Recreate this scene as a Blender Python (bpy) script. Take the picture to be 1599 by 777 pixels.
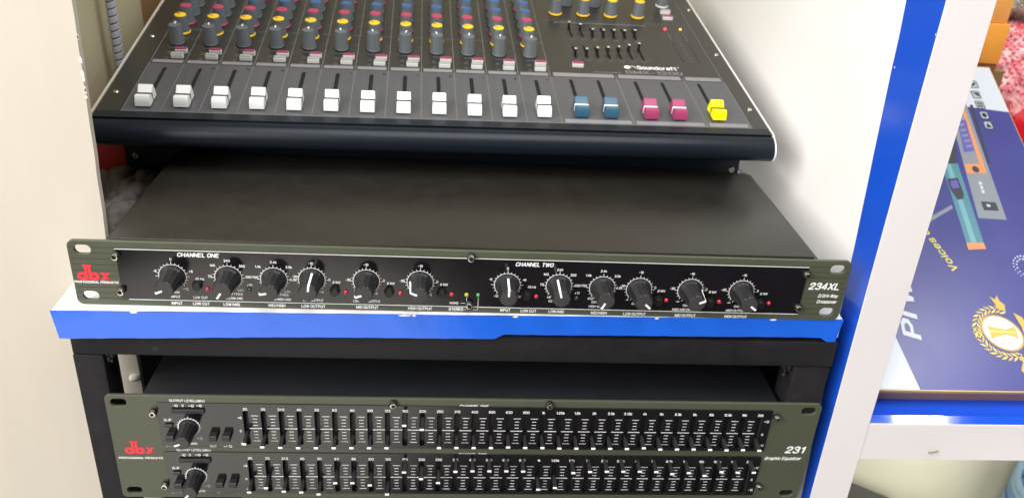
import bpy, bmesh, math, random
from mathutils import Matrix, Vector
random.seed(7)
for o in list(bpy.data.objects): bpy.data.objects.remove(o)
SC = bpy.context.scene
COL = SC.collection
S = 0.001                                   # every length below is in millimetres
R = math.radians

# ------------------------------------------------------------------ camera, light, exposure
cd = bpy.data.cameras.new("camera"); cam = bpy.data.objects.new("camera", cd); COL.objects.link(cam)
cd.lens = 29.655; cd.sensor_width = 36; cd.clip_start = .01; cd.clip_end = 50
cam.location = (-18.51*S, -458.84*S, 282.86*S)
cam.rotation_euler = (1.09549500, -0.0616966, -0.0588716)
cd.dof.use_dof = True; cd.dof.focus_distance = .50; cd.dof.aperture_fstop = 11
SC.camera = cam
W = bpy.data.worlds.new("World"); SC.world = W; W.use_nodes = True
W.node_tree.nodes['Background'].inputs[0].default_value = (.95, .97, 1, 1)
W.node_tree.nodes['Background'].inputs[1].default_value = .16
SC.view_settings.view_transform = 'Standard'; SC.view_settings.look = 'None'
SC.view_settings.exposure = 0; SC.view_settings.gamma = 1
SC.cycles.max_bounces = 8
def lamp(name, kind, loc, target, watts, size=None, color=(1, 1, 1), **kw):
    l = bpy.data.lights.new(name, kind); l.energy = watts; l.color = color
    if kind == 'AREA':
        l.shape = 'RECTANGLE'; l.size = size[0]*S; l.size_y = size[1]*S
    for k, v in kw.items(): setattr(l, k, v)
    o = bpy.data.objects.new(name, l); COL.objects.link(o)
    o.location = Vector(loc)*S
    o.rotation_euler = (Vector(target)-Vector(loc)).to_track_quat('-Z', 'Y').to_euler()
    return o
lamp('shop_window_light', 'AREA', (-1450, -1300, 1050), (120, 60, 0), 92, (1900, 1500), (1, .97, .92))
lamp('ceiling_light', 'AREA', (350, -350, 1500), (200, 100, 0), 34, (1600, 1000), (1, .98, .95))
lamp('floor_sun_patch', 'SPOT', (-800, -1400, 1500), (-500, -1270, -900), 5200, None, (1, .96, .9), spot_size=R(27), spot_blend=.30, shadow_soft_size=.08)
lamp('under_shelf_fill', 'AREA', (600, -40, -250), (520, 240, -330), .75, (260, 60), (1, .98, .94))  # unseen fill lamp added to brighten the wall below the right shelf
lamp('strip_glint_lamp', 'AREA', (1006, -31, 1084), (326, 4, -82), 2.2, (92, 92), (1, 1, 1))  # unseen lamp added to put the glint on the right shelf's blue strip

# ------------------------------------------------------------------ materials
def mat(name, col, rough=.5, metal=0, var=0, vscale=30, bump=0, bscale=400, coat=0, emit=0, spec=.5, alpha=1, stretch=None, trans=0, ior=1.45):
    m = bpy.data.materials.new(name); m.use_nodes = True; nt = m.node_tree; b = nt.nodes['Principled BSDF']
    b.inputs['Base Color'].default_value = (*col, 1); b.inputs['Roughness'].default_value = rough
    b.inputs['Metallic'].default_value = metal; b.inputs['Coat Weight'].default_value = coat
    b.inputs['Coat Roughness'].default_value = .08
    b.inputs['Specular IOR Level'].default_value = spec; b.inputs['IOR'].default_value = ior
    b.inputs['Transmission Weight'].default_value = trans
    if emit: b.inputs['Emission Color'].default_value = (*col, 1); b.inputs['Emission Strength'].default_value = emit
    if var or bump:
        tc = nt.nodes.new('ShaderNodeTexCoord'); mp = nt.nodes.new('ShaderNodeMapping')
        nt.links.new(tc.outputs['Object'], mp.inputs[0])
        if stretch: mp.inputs['Scale'].default_value = stretch
    if var:
        n = nt.nodes.new('ShaderNodeTexNoise'); n.inputs['Scale'].default_value = vscale; n.inputs['Detail'].default_value = 8; n.inputs['Roughness'].default_value = .65
        nt.links.new(mp.outputs[0], n.inputs['Vector'])
        mr = nt.nodes.new('ShaderNodeMapRange'); mr.inputs[1].default_value = .3; mr.inputs[2].default_value = .7
        mr.inputs[3].default_value = 1-var; mr.inputs[4].default_value = 1+var
        nt.links.new(n.outputs[0], mr.inputs[0])
        mx = nt.nodes.new('ShaderNodeVectorMath'); mx.operation = 'SCALE'; mx.inputs[0].default_value = col
        nt.links.new(mr.outputs[0], mx.inputs['Scale']); nt.links.new(mx.outputs[0], b.inputs['Base Color'])
        r2 = nt.nodes.new('ShaderNodeMapRange'); r2.inputs[1].default_value = .3; r2.inputs[2].default_value = .7
        r2.inputs[3].default_value = max(0, rough*(1-var)); r2.inputs[4].default_value = min(1, rough*(1+var))
        nt.links.new(n.outputs[0], r2.inputs[0]); nt.links.new(r2.outputs[0], b.inputs['Roughness'])
    if bump:
        n = nt.nodes.new('ShaderNodeTexNoise'); n.inputs['Scale'].default_value = bscale; n.inputs['Detail'].default_value = 3
        nt.links.new(mp.outputs[0], n.inputs['Vector'])
        bp = nt.nodes.new('ShaderNodeBump'); bp.inputs['Strength'].default_value = bump; bp.inputs['Distance'].default_value = .0005
        nt.links.new(n.outputs[0], bp.inputs['Height']); nt.links.new(bp.outputs[0], b.inputs['Normal'])
    return m
def scuff_or_glint(m, scale=60, thr=.66, col=(.3, .3, .3), amt=.6):
    """pale scuffs and dust over a painted surface; on bubble wrap, painted highlights"""
    nt = m.node_tree; b = nt.nodes['Principled BSDF']
    tc = nt.nodes.new('ShaderNodeTexCoord'); n = nt.nodes.new('ShaderNodeTexNoise'); n.inputs['Scale'].default_value = scale
    n.inputs['Detail'].default_value = 12; n.inputs['Roughness'].default_value = .8; n.inputs['Distortion'].default_value = 1.2
    nt.links.new(tc.outputs['Object'], n.inputs['Vector'])
    mr = nt.nodes.new('ShaderNodeMapRange'); mr.inputs[1].default_value = thr; mr.inputs[2].default_value = thr+.12; mr.inputs[3].default_value = 0; mr.inputs[4].default_value = amt
    nt.links.new(n.outputs[0], mr.inputs[0])
    mx = nt.nodes.new('ShaderNodeMixRGB'); mx.inputs[2].default_value = (*col, 1)
    src = b.inputs['Base Color'].links[0].from_socket if b.inputs['Base Color'].links else None
    if src: nt.links.new(src, mx.inputs[1])
    else: mx.inputs[1].default_value = b.inputs['Base Color'].default_value
    nt.links.new(mr.outputs[0], mx.inputs[0]); nt.links.new(mx.outputs[0], b.inputs['Base Color'])
    return m
M = dict(
 olive=mat('olive_painted_steel', (.066, .074, .048), .38, var=.06, vscale=40, bump=.05, bscale=900),
 groove=mat('groove', (.012, .014, .01), .7),
 plate=mat('glossy_black_lexan', (.006, .005, .007), .13, var=.25, vscale=22, spec=.6),
 cover=scuff_or_glint(mat('black_textured_steel', (.019, .017, .014), .33, var=.14, vscale=60, bump=.25, bscale=1500), 330, .68, (.14, .13, .12), .22),
 cover2=mat('black_satin_steel', (.010, .011, .014), .4, var=.1, bump=.2, bscale=1500),
 white=mat('white_print', (.82, .82, .82), .5),
 greyp=mat('grey_print', (.17, .17, .18), .5),
 red=mat('red_print', (.72, .03, .05), .45),
 rubber=mat('black_knob_plastic', (.016, .016, .017), .33, var=.15, vscale=90, bump=.06, bscale=2500),
 knobface=mat('knob_face_plastic', (.040, .038, .038), .42, bump=.1, bscale=2500),
 button=mat('black_button_plastic', (.012, .012, .013), .35),
 ledr=mat('red_led_lens', (.50, .012, .03), .15, coat=1),
 ledg=mat('dark_green_led_lens', (.008, .06, .035), .15, coat=1),
 ledG=mat('green_led_lens', (.01, .24, .06), .15, coat=1),
 ledy=mat('yellow_green_led_lens', (.30, .36, .02), .15, coat=1),
 lit_r=mat('lit_red_led', (1, .02, .05), .3, emit=7), lit_y=mat('lit_amber_led', (1, .4, .02), .3, emit=4),
 steel=mat('screw_steel', (.62, .58, .50), .25, metal=1, var=.15, vscale=300),
 nickel=mat('dull_nickel', (.35, .32, .29), .3, metal=1),
 void=mat('dark_interior', (.006, .006, .007), .8),
 shelfw=mat('white_laminate', (.83, .83, .84), .35, var=.02, vscale=8, bump=.03, bscale=60),
 boardw=mat('white_laminate_edge', (.70, .665, .675), .42, var=.035, vscale=7, bump=.05, bscale=90),
 wallw=mat('white_laminate_side', (.88, .87, .86), .4, var=.02, vscale=5),
 blue=scuff_or_glint(mat('blue_edge_tape', (.012, .115, .66), .13, var=.08, vscale=12, bump=1, bscale=28, spec=.55), 70, .69, (.25, .40, .75), .5),
 blue2=scuff_or_glint(mat('blue_laminate_strip', (.010, .080, .58), .20, var=.08, vscale=12, bump=.5, bscale=30), 90, .70, (.3, .4, .7), .35),
 bluedeep=mat('blue_glossy_shelf_strip', (.008, .065, .52), .07, var=.06, vscale=15, bump=.10, bscale=45, spec=.6),
 frame=scuff_or_glint(mat('black_painted_angle_iron', (.012, .011, .013), .55, spec=.3, var=.2, vscale=70, bump=.5, bscale=180), 130, .60, (.14, .13, .12), .45),
 cream=mat('cream_painted_board', (.52, .475, .405), .6, var=.045, vscale=9, bump=.35, bscale=120, stretch=(1, 1, .3)),
 beige=mat('beige_wall_paint', (.46, .42, .28), .7, var=.06, vscale=6, bump=.3, bscale=90),
 chip=mat('bare_chipped_paint', (.80, .78, .70), .8),
 wood=mat('brown_wood_board', (.24, .14, .06), .55, var=.2, vscale=20, stretch=(1, 6, .6)),
 body=mat('blue_black_mixer_paint', (.006, .009, .015), .34, spec=.28, var=.06, vscale=20, bump=.05, bscale=900),
 mplate=mat('charcoal_panel', (.022, .021, .020), .30, var=.08, vscale=18, bump=.04, bscale=1200),
 fplate=mat('grey_fader_panel', (.066, .070, .080), .30, var=.05, vscale=18, bump=.04, bscale=1200),
 strip=mat('pale_grey_scribble_strip', (.20, .20, .215), .4, var=.05),
 line=mat('thin_grey_line', (.15, .15, .16), .5),
 dim=mat('faint_grey_print', (.20, .20, .21), .5),
 kgrey=mat('grey_knob_plastic', (.105, .12, .13), .42, bump=.05, bscale=1500),
 kdark=mat('dark_knob_top', (.025, .027, .027), .5),
 cyel=mat('yellow_cap', (.80, .50, .01), .4), cpink=mat('magenta_cap', (.40, .035, .10), .4), cblue=mat('blue_cap', (.025, .10, .27), .4),
 fwhite=mat('white_fader_plastic', (.78, .79, .78), .35), fblue=mat('slate_blue_fader_plastic', (.028, .090, .150), .35),
 fpink=mat('magenta_fader_plastic', (.31, .042, .12), .35), fyel=mat('yellow_fader_plastic', (.90, .80, .0), .35),
 bwhite=mat('white_button_plastic', (.66, .65, .62), .4), bgrey=mat('grey_button_top', (.30, .31, .30), .4), bpink=mat('plum_button_top', (.27, .03, .10), .4),
 rail=mat('pale_trim_rail', (.50, .46, .40), .4), railw=mat('silver_end_trim', (.72, .71, .69), .3),
 ink=mat('black_print_ink', (.01, .01, .01), .6),
)
# ------------------------------------------------------------------ mesh helpers
def mesh(name, verts, faces, smooth=None, scale=S):
    me = bpy.data.meshes.new(name); me.from_pydata([Vector(v)*scale for v in verts], [], faces); me.validate(); me.update()
    if smooth is not None:
        for p in me.polygons: p.use_smooth = True
        me.set_sharp_from_angle(angle=R(smooth))
    return me
def link(o, parent=None, loc=(0, 0, 0), rot=(0, 0, 0)):
    COL.objects.link(o); o.location = Vector(loc)*S; o.rotation_euler = rot
    if parent: o.parent = parent
    return o
def ob(name, me, m, parent=None, loc=(0, 0, 0), rot=(0, 0, 0), kind=None):
    if me.materials and me.materials[0] != m: me = me.copy(); me.materials.clear()
    if not me.materials: me.materials.append(m)
    o = link(bpy.data.objects.new(name, me), parent, loc, rot)
    if kind: o['kind'] = kind
    return o
def thing(name, label, cat, loc=(0, 0, 0), rot=(0, 0, 0), group=None):
    o = link(bpy.data.objects.new(name, None), None, loc, rot); o.empty_display_size = .02
    return tag(o, label, cat, group)
def tag(o, label, cat, group=None):
    o['label'] = label; o['category'] = cat
    if group: o['group'] = group
    return o
def bm_mesh(name, bm, smooth=None):
    bmesh.ops.scale(bm, vec=(S, S, S), verts=bm.verts); bmesh.ops.recalc_face_normals(bm, faces=bm.faces)
    me = bpy.data.meshes.new(name); bm.to_mesh(me); bm.free()
    if smooth is not None:
        for p in me.polygons: p.use_smooth = True
        me.set_sharp_from_angle(angle=R(smooth))
    return me
def box_bm(bm, x0, x1, y0, y1, z0, z1, bev=0, seg=1):
    r = bmesh.ops.create_cube(bm, size=1, matrix=Matrix.Translation(((x0+x1)/2, (y0+y1)/2, (z0+z1)/2)) @ Matrix.Diagonal((x1-x0, y1-y0, z1-z0, 1)))
    if bev:
        es = list({e for v in r['verts'] for e in v.link_edges})
        bmesh.ops.bevel(bm, geom=es, offset=bev, segments=seg, affect='EDGES', profile=.5)
def box(x0, x1, y0, y1, z0, z1, bev=0, seg=1):
    bm = bmesh.new(); box_bm(bm, x0, x1, y0, y1, z0, z1, bev, seg); return bm_mesh('box', bm, 40 if seg > 1 else None)
def prism(pts, axis, a, b, bev=0):
    """polygon pts extruded along axis from a to b; axis y: pts=(x,z), axis x: pts=(y,z), axis z: pts=(x,y)"""
    bm = bmesh.new()
    def P(p, t): return {'y': (p[0], t, p[1]), 'x': (t, p[0], p[1]), 'z': (p[0], p[1], t)}[axis]
    va = [bm.verts.new(P(p, a)) for p in pts]; vb = [bm.verts.new(P(p, b)) for p in pts]
    bm.faces.new(va); bm.faces.new(vb[::-1])
    for i in range(len(pts)): j = (i+1) % len(pts); bm.faces.new((va[j], va[i], vb[i], vb[j]))
    if bev: bmesh.ops.bevel(bm, geom=list(bm.edges), offset=bev, segments=2, affect='EDGES')
    return bm_mesh('prism', bm, 35)
def lathe(prof, n=32, axis='y', flute=0, nf=18, cap=True, smooth=35):
    """prof: list of (radius, height); axis y points to the viewer (height -> -y), z up"""
    vs, fs = [], []
    for k, (r, h) in enumerate(prof):
        for i in range(n):
            a = 2*math.pi*i/n
            rr = r*(1-(flute*(math.cos(nf*a) > 0.3) if 0 < k < len(prof)-1 else 0))
            vs.append((rr*math.cos(a), -h, rr*math.sin(a)) if axis == 'y' else (rr*math.cos(a), rr*math.sin(a), h))
    for k in range(len(prof)-1):
        for i in range(n):
            j = (i+1) % n; q = (k*n+i, k*n+j, (k+1)*n+j, (k+1)*n+i)
            fs.append(q)
    if cap: fs.append([(len(prof)-1)*n+i for i in range(n)]); fs.append([i for i in range(n)][::-1])
    return mesh('lathe', vs, fs, smooth)
def rrect(x0, x1, y0, y1, r, n=5):
    out = []
    for cx, cy, a0 in ((x1-r, y1-r, 0), (x0+r, y1-r, 90), (x0+r, y0+r, 180), (x1-r, y0+r, 270)):
        for i in range(n+1): a = R(a0+90*i/n); out.append((cx+r*math.cos(a), cy+r*math.sin(a)))
    return out
def flat(outlines, thick=0, bev=0):
    """filled 2D outlines (first outer, others holes) in the XY plane, extruded both ways by thick/2"""
    cu = bpy.data.curves.new('outline', 'CURVE'); cu.dimensions = '2D'; cu.fill_mode = 'BOTH'
    cu.extrude = max(0, thick/2-bev)*S; cu.bevel_depth = bev*S; cu.bevel_resolution = 1
    if bev: cu.offset = -bev*S
    for pts in outlines:
        sp = cu.splines.new('POLY'); sp.points.add(len(pts)-1)
        for i, q in enumerate(pts): sp.points[i].co = (q[0]*S, q[1]*S, 0, 1)
        sp.use_cyclic_u = True
    o = bpy.data.objects.new('tmp', cu); me = bpy.data.meshes.new_from_object(o)
    bpy.data.objects.remove(o); bpy.data.curves.remove(cu); return me
UP = Matrix.Rotation(R(90), 4, 'X')         # XY plane -> XZ plane facing -Y
def up(me): me.transform(UP); return me
# ------------------------------------------------------------------ lettering: condensed bold sans built from strokes
_G = {
'A': '0,0 18,60 36,0|8,19 28,19', 'B': '0,0 0,60 24,60 34,52 34,39 25,32 0,32|25,32 36,23 36,8 26,0 0,0', 'C': '36,43 33,54 25,60 11,60 0,49 0,11 11,0 25,0 33,6 36,17',
'D': '0,0 0,60 23,60 36,47 36,13 23,0 0,0', 'E': '33,60 0,60 0,0 33,0|0,31 29,31', 'F': '33,60 0,60 0,0|0,30 28,30', 'G': '36,44 33,54 25,60 11,60 0,49 0,11 11,0 25,0 36,7 36,28 20,28',
'H': '0,0 0,60|36,0 36,60|0,31 36,31', 'I': '4,0 4,60', 'K': '0,0 0,60|34,60 2,26|11,36 36,0', 'L': '0,60 0,0 31,0', 'M': '0,0 0,60 22,8 44,60 44,0', 'N': '0,0 0,60 36,0 36,60',
'O': '11,0 0,11 0,49 11,60 25,60 36,49 36,11 25,0 11,0', 'P': '0,0 0,60 25,60 36,51 36,36 25,27 0,27', 'Q': '11,0 0,11 0,49 11,60 25,60 36,49 36,11 25,0 11,0|22,14 38,-4', 'R': '0,0 0,60 25,60 36,52 36,38 25,29 0,29|22,29 36,0',
'S': '35,45 31,56 23,60 11,60 1,53 1,40 10,33 26,28 36,20 36,8 26,0 10,0 2,5 0,16', 'T': '0,60 36,60|18,60 18,0', 'U': '0,60 0,11 11,0 25,0 36,11 36,60', 'V': '0,60 18,0 36,60', 'W': '0,60 12,0 26,60 40,0 52,60',
'X': '0,60 36,0|36,60 0,0', 'Y': '0,60 18,28 36,60|18,28 18,0', 'Z': '0,60 36,60 0,0 36,0',
'0': '10,0 0,12 0,48 10,60 23,60 33,48 33,12 23,0 10,0', '1': '4,46 18,58 18,0', '2': '1,43 3,54 12,60 23,60 32,52 32,38 1,4 1,0 33,0', '3': '1,49 10,60 23,60 32,52 32,39 23,32 12,32|23,32 33,23 33,9 24,0 10,0 0,10',
'4': '25,0 25,60 0,18 0,15 34,15', '5': '30,60 5,60 2,31 12,38 23,38 33,28 33,10 23,0 10,0 0,9', '6': '31,50 23,60 11,60 0,47 0,11 10,0 23,0 33,10 33,26 23,36 10,36 1,27', '7': '0,60 33,60 12,0', '8': '10,32 1,40 1,52 10,60 23,60 32,52 32,40 23,32 10,32 0,23 0,8 10,0 23,0 33,8 33,23 23,32', '9': '2,10 10,0 22,0 33,13 33,49 23,60 10,60 0,50 0,34 10,24 23,24 32,33',
'a': '2,36 9,43 22,43 30,36 30,0|30,25 9,22 0,14 0,7 7,0 20,0 30,9', 'c': '29,33 21,43 9,43 0,33 0,10 9,0 21,0 29,10', 'd': '30,60 30,0|30,34 21,43 9,43 0,33 0,10 9,0 21,0 30,9', 'e': '0,22 30,22 30,33 21,43 9,43 0,33 0,10 9,0 21,0 29,8', 'f': '20,60 13,60 8,54 8,0|0,42 19,42',
'h': '0,60 0,0|0,33 10,43 20,43 28,35 28,0', 'i': '3,0 3,42|3,54 3,60', 'k': '0,60 0,0|25,42 2,18|10,26 27,0', 'l': '3,0 3,60', 'n': '0,43 0,0|0,33 10,43 20,43 28,35 28,0', 'o': '9,0 0,10 0,33 9,43 21,43 30,33 30,10 21,0 9,0',
'p': '0,43 0,-16|0,34 9,43 21,43 30,33 30,10 21,0 9,0 0,9', 'q': '30,43 30,-16|30,34 21,43 9,43 0,33 0,10 9,0 21,0 30,9', 'r': '0,43 0,0|0,30 8,41 18,43', 's': '26,33 20,43 8,43 1,36 1,28 8,24 20,20 27,14 27,6 20,0 7,0 0,9', 't': '8,56 8,8 13,0 20,0|0,42 20,42', 'u': '0,43 0,9 8,0 18,0 28,10|28,43 28,0',
'v': '0,43 14,0 28,43', 'x': '0,43 27,0|27,43 0,0', 'y': '0,43 14,2|28,43 12,-10 4,-16', 'z': '0,43 26,43 0,0 27,0',
'-': '0,24 17,24', '+': '0,26 28,26|14,12 14,40', '/': '0,-2 22,62', '.': '2,0 2,4', '(': '10,64 2,48 2,8 10,-8', ')': '2,64 10,48 10,8 2,-8', '\u00d8': '11,0 0,11 0,49 11,60 25,60 36,49 36,11 25,0 11,0|0,-2 36,62',
'\u221e': '24,22 14,36 4,36 0,28 0,20 4,14 14,14 34,36 44,36 48,28 48,20 44,14 34,14 24,28', '\u00ae': '11,10 0,21 0,49 11,60 25,60 36,49 36,21 25,10 11,10'}
_tc = {}
def text_mesh(t, h, w, st):
    """flat lettering, centred, cap height h, optional total width w; b bold, i italic"""
    k = (t, h, w, st)
    if k in _tc: return _tc[k]
    hw = (6.4 if 'b' in st else 5.4)
    segs, x = [], 0
    for ch in t:
        if ch == ' ': x += 20; continue
        pl = [[tuple(map(float, q.split(','))) for q in s.split(' ')] for s in _G[ch].split('|')]
        for s in pl:
            for i in range(len(s)-1): segs.append(((s[i][0]+x, s[i][1]), (s[i+1][0]+x, s[i+1][1])))
        x += max(q[0] for s in pl for q in s)+17
    tot = x-17+2*hw; sc = h/(60+2*hw)*1.0; sx = (w/tot) if w else sc*1.02
    vs, fs = [], []
    for n, (a, b) in enumerate(segs):
        dx, dy = b[0]-a[0], b[1]-a[1]; L = math.hypot(dx, dy) or 1; ux, uy = dx/L, dy/L; e = hw*.62; lift = .002+.0035*(n % 3)
        pts = [(a[0]-ux*e-uy*hw, a[1]-uy*e+ux*hw), (a[0]-ux*e+uy*hw, a[1]-uy*e-ux*hw), (b[0]+ux*e+uy*hw, b[1]+uy*e-ux*hw), (b[0]+ux*e-uy*hw, b[1]+uy*e+ux*hw)]
        k0 = len(vs)
        for px, py in pts:
            X_ = (px-(x-17)/2)*sx+(.21*(py-30)*sc if 'i' in st else 0); vs.append((X_, (py-30)*sc, lift))
        fs.append((k0, k0+1, k0+2, k0+3))
    me = mesh('lettering', vs, fs); _tc[k] = me; return me
def tube(path, r, n=8, closed=False):
    vs, fs = [], []; P = [Vector(q) for q in path]; N = len(P)
    for i in range(N):
        d = (P[(i+1) % N]-P[i-1]) if closed else (P[min(i+1, N-1)]-P[max(i-1, 0)]); d.normalize()
        u = d.cross(Vector((0, 0, 1))); u = u.normalized() if u.length > .1 else Vector((1, 0, 0)); v = d.cross(u)
        for k in range(n): a = 2*math.pi*k/n; vs.append(P[i]+u*r*math.cos(a)+v*r*math.sin(a))
    for i in range(N if closed else N-1):
        j = (i+1) % N
        for k in range(n): l = (k+1) % n; fs.append((i*n+k, i*n+l, j*n+l, j*n+k))
    if not closed: fs += [list(range(n)), list(range((N-1)*n, N*n))]
    return mesh('tube', vs, fs, 60)
XLT=[('0',-182.1,33.2,1.75,None,'n'),('-6',-192.2,25,1.75,None,'n'),('+6',-171,25.2,1.75,None,'n'),('+12',-175.3,12.8,1.75,None,'n'),('GAIN',-181.6,10.4,1.75,None,'n'),('INPUT',-182,7.2,1.75,None,'n'),('45 Hz',-166.3,20.1,1.75,None,'n'),('LOW CUT',-167.1,7,1.75,None,'n'),('140',-157.9,29.8,1.75,None,'n'),('240',-149,33.2,1.75,None,'n'),('350',-140.4,29.7,1.75,None,'n'),('70',-160.1,22.1,1.75,None,'n'),('680',-136.9,22.3,1.75,None,'n'),('700',-133,22.2,1.75,None,'n'),('x10',-136.7,16.8,1.75,None,'n'),('960',-142.5,12.9,1.75,None,'n'),('XOVER FREQ',-147.6,10.1,1.75,None,'n'),('LOW/LOW-MID',-148.5,7,1.75,None,'n'),('1.4k',-130.9,29.7,1.75,None,'n'),('2.4k',-121.5,33,1.75,None,'n'),('3.5k',-112.4,29.8,1.75,None,'n'),('6.8k',-110.1,21.1,1.75,None,'n'),('9.6k',-114.3,12.7,1.75,None,'n'),('XOVER FREQ',-119.8,10.3,1.75,None,'n'),('MID/HIGH-MID',-118.8,7,1.75,None,'n'),('-30',-109.2,23.4,1.75,None,'n'),('-10',-99.1,32.8,1.75,None,'n'),('0',-88.2,21.8,1.75,None,'n'),('+6',-93.2,12.9,1.75,None,'n'),('Ø INV',-84,20,1.75,None,'n'),('LOW OUTPUT',-98.7,6.9,1.75,None,'n'),('-10',-65.8,32.9,1.75,None,'n'),('-30',-76.8,22.1,1.75,None,'n'),('0',-55,22,1.75,None,'n'),('+6',-59.9,12.9,1.75,None,'n'),('Ø INV',-50.7,20.2,1.75,None,'n'),('LOW-MID OUTPUT',-65.6,7.1,1.75,None,'n'),('-10',-32.6,33,1.75,None,'n'),('-30',-43.8,22.3,1.75,None,'n'),('0',-22,22.2,1.75,None,'n'),('+6',-26.4,12.9,1.75,None,'n'),('Ø INV',-17.8,20.3,1.75,None,'n'),('MONO',-11.2,7.2,1.75,None,'n'),('0',21.5,32.9,1.75,None,'n'),('-6',11.1,25,1.75,None,'n'),('+6',32.3,25.1,1.75,None,'n'),('-12',15,13,1.75,None,'n'),('+12',29.2,12.9,1.75,None,'n'),('45 Hz',37.3,20.1,1.75,None,'n'),('240',54.1,32.9,1.75,None,'n'),('140',45.5,29.5,1.75,None,'n'),('350',62.8,29.4,1.75,None,'n'),('70',43.5,22.1,1.75,None,'n'),('680',66.2,21.9,1.75,None,'n'),('700',70.2,22,1.75,None,'n'),('x10',66.4,16.6,1.75,None,'n'),('45',48.6,13,1.75,None,'n'),('XOVER FREQ',54.6,10.2,1.75,None,'n'),('1.4k',72.5,29.5,1.75,None,'n'),('2.4k',81.8,32.8,1.75,None,'n'),('3.5k',90.9,29.4,1.75,None,'n'),('6.8k',93.1,20.9,1.75,None,'n'),('450',75.2,12.7,1.75,None,'n'),('XOVER FREQ',82.2,10.2,1.75,None,'n'),('HIGH-MID/HIGH',81.9,7,1.75,None,'n'),('-10',105.6,32.6,1.75,None,'n'),('-30',94.9,22.5,1.75,None,'n'),('-∞',98.7,12.6,1.75,None,'n'),('0',116.1,21.8,1.75,None,'n'),('Ø INV',120.4,19.5,1.75,None,'n'),('GAIN',104.5,9.7,1.75,None,'n'),('-10',138.5,32.5,1.75,None,'n'),('-30',127.3,21.6,1.75,None,'n'),('0',149.4,21.4,1.75,None,'n'),('-∞',131.9,12.1,1.75,None,'n'),('Ø INV',153.8,19.6,1.75,None,'n'),('GAIN',138,9.3,1.75,None,'n'),('HIGH-MID OUTPUT',138,6.2,1.75,None,'n'),('-10',172.4,32.4,1.75,None,'n'),('-30',160.7,21.5,1.75,None,'n'),('0',183.2,21.3,1.75,None,'n'),('Ø INV',187.6,19.2,1.75,None,'n'),('-∞',165.6,12.2,1.75,None,'n'),('GAIN',171.8,9.4,1.75,None,'n'),('HIGH OUTPUT',171.3,6.3,1.75,None,'n'),('INPUT',-181.9,2.2,2.1,None,'b'),('LOW CUT',-167.2,2.3,2.1,None,'b'),('LOW/MID',-148.9,2.2,2.1,None,'b'),('MID/HIGH',-121.3,2.2,2.1,None,'b'),('LOW OUTPUT',-98.9,2.2,2.1,None,'b'),('MID OUTPUT',-65.5,2.3,2.1,None,'b'),('HIGH OUTPUT',-32.4,2.3,2.1,None,'b'),('STEREO',-9.9,2.4,2.1,None,'b'),('INPUT',21.5,2.4,2.1,None,'b'),('LOW CUT',36.4,2.3,2.1,None,'b'),('LOW/MID',54.3,2.2,2.1,None,'b'),('MID/HIGH',82,1.9,2.1,None,'b'),('LOW OUTPUT',105.3,1.7,2.1,None,'b'),('MID OUTPUT',138.8,1.4,2.1,None,'b'),('HIGH OUTPUT',172.4,1.4,2.1,None,'b'),('CHANNEL ONE',-165.5,36.5,2.9,24.5,'bi'),('CHANNEL TWO',38,36.1,2.9,23.5,'bi'),('234XL',226.9,25.6,5.2,20.5,'bi'),('2/3/4-Way',230.7,18.6,2.6,13.3,'bi'),('Crossover',230.9,14.2,2.6,13.3,'bi'),('PROFESSIONAL PRODUCTS',-227.9,15.9,1.6,26,'bi')]
ELT=[('OUTPUT LEVEL(dBv)',-183.5,-70.7,2.0,None,'n'),('-10',-191.2,-74.2,2.0,None,'n'),('0',-186.4,-74.1,2.0,None,'n'),('+10',-181,-74.2,2.0,None,'n'),('+18',-176,-74.1,2.0,None,'n'),('CLIP',-197.3,-86,2.0,None,'n'),('+12',-178,-101.1,2.0,None,'n'),('GAIN',-182.9,-105.7,2.0,None,'n'),('BYPASS',-196.7,-108.2,2.0,None,'n'),('CUT',-169.9,-107.9,2.0,None,'n'),('+/-12',-160.4,-107.8,2.0,None,'n'),('OUTPUT LEVEL(dBv)',-183.6,-112.1,2.0,None,'n'),('-10',-190.9,-115.8,2.0,None,'n'),('0',-186.3,-115.7,2.0,None,'n'),('+10',-181,-115.7,2.0,None,'n'),('+18',-175.9,-115.6,2.0,None,'n'),('CLIP',-196.9,-127.3,2.0,None,'n'),('+12',-177.3,-143.1,2.0,None,'n'),('GAIN',-182,-147.9,2.0,None,'n'),('BYPASS',-198,-149.7,2.0,None,'n'),('CUT',-169.6,-149.5,2.0,None,'n'),('+/-12',-159.9,-149.4,2.0,None,'n'),('+6',-150.6,-83.6,2.0,None,'n'),('0',-150.7,-94.7,2.0,None,'n'),('-6',-150.6,-104.7,2.0,None,'n'),('+6',-150.3,-124.9,2.0,None,'n'),('0',-150.4,-136.6,2.0,None,'n'),('-6',-150.3,-146,2.0,None,'n'),('+12',209.2,-81.8,2.0,None,'n'),('0',208.3,-93.2,2.0,None,'n'),('-12',209.7,-102.9,2.0,None,'n'),('+12',210,-123.5,2.0,None,'n'),('0',208.8,-134.8,2.0,None,'n'),('-12',209.9,-144.5,2.0,None,'n'),('CHANNEL ONE',4.8,-72.2,2.3,19.5,'bi'),('CHANNEL TWO',5.3,-113.9,2.3,19.5,'bi'),('231',235.9,-107.3,6.3,14,'bi'),('Graphic Equalizer',228.5,-115.2,2.9,27,'bi'),('PROFESSIONAL PRODUCTS',-219.2,-119.3,1.7,29,'bi')]
XK=[[-182.2,21.5,-114],[-149.1,21.4,-147],[-121.8,21.0,-99],[-98.9,21.5,8],[-65.7,21.3,-108],[-32.6,21.4,-67],[21.7,21.2,0],[54.3,21.4,-15],[82.0,20.7,-155],[105.7,20.3,133],[139.0,20.5,67],[172.5,20.4,127]]
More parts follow.
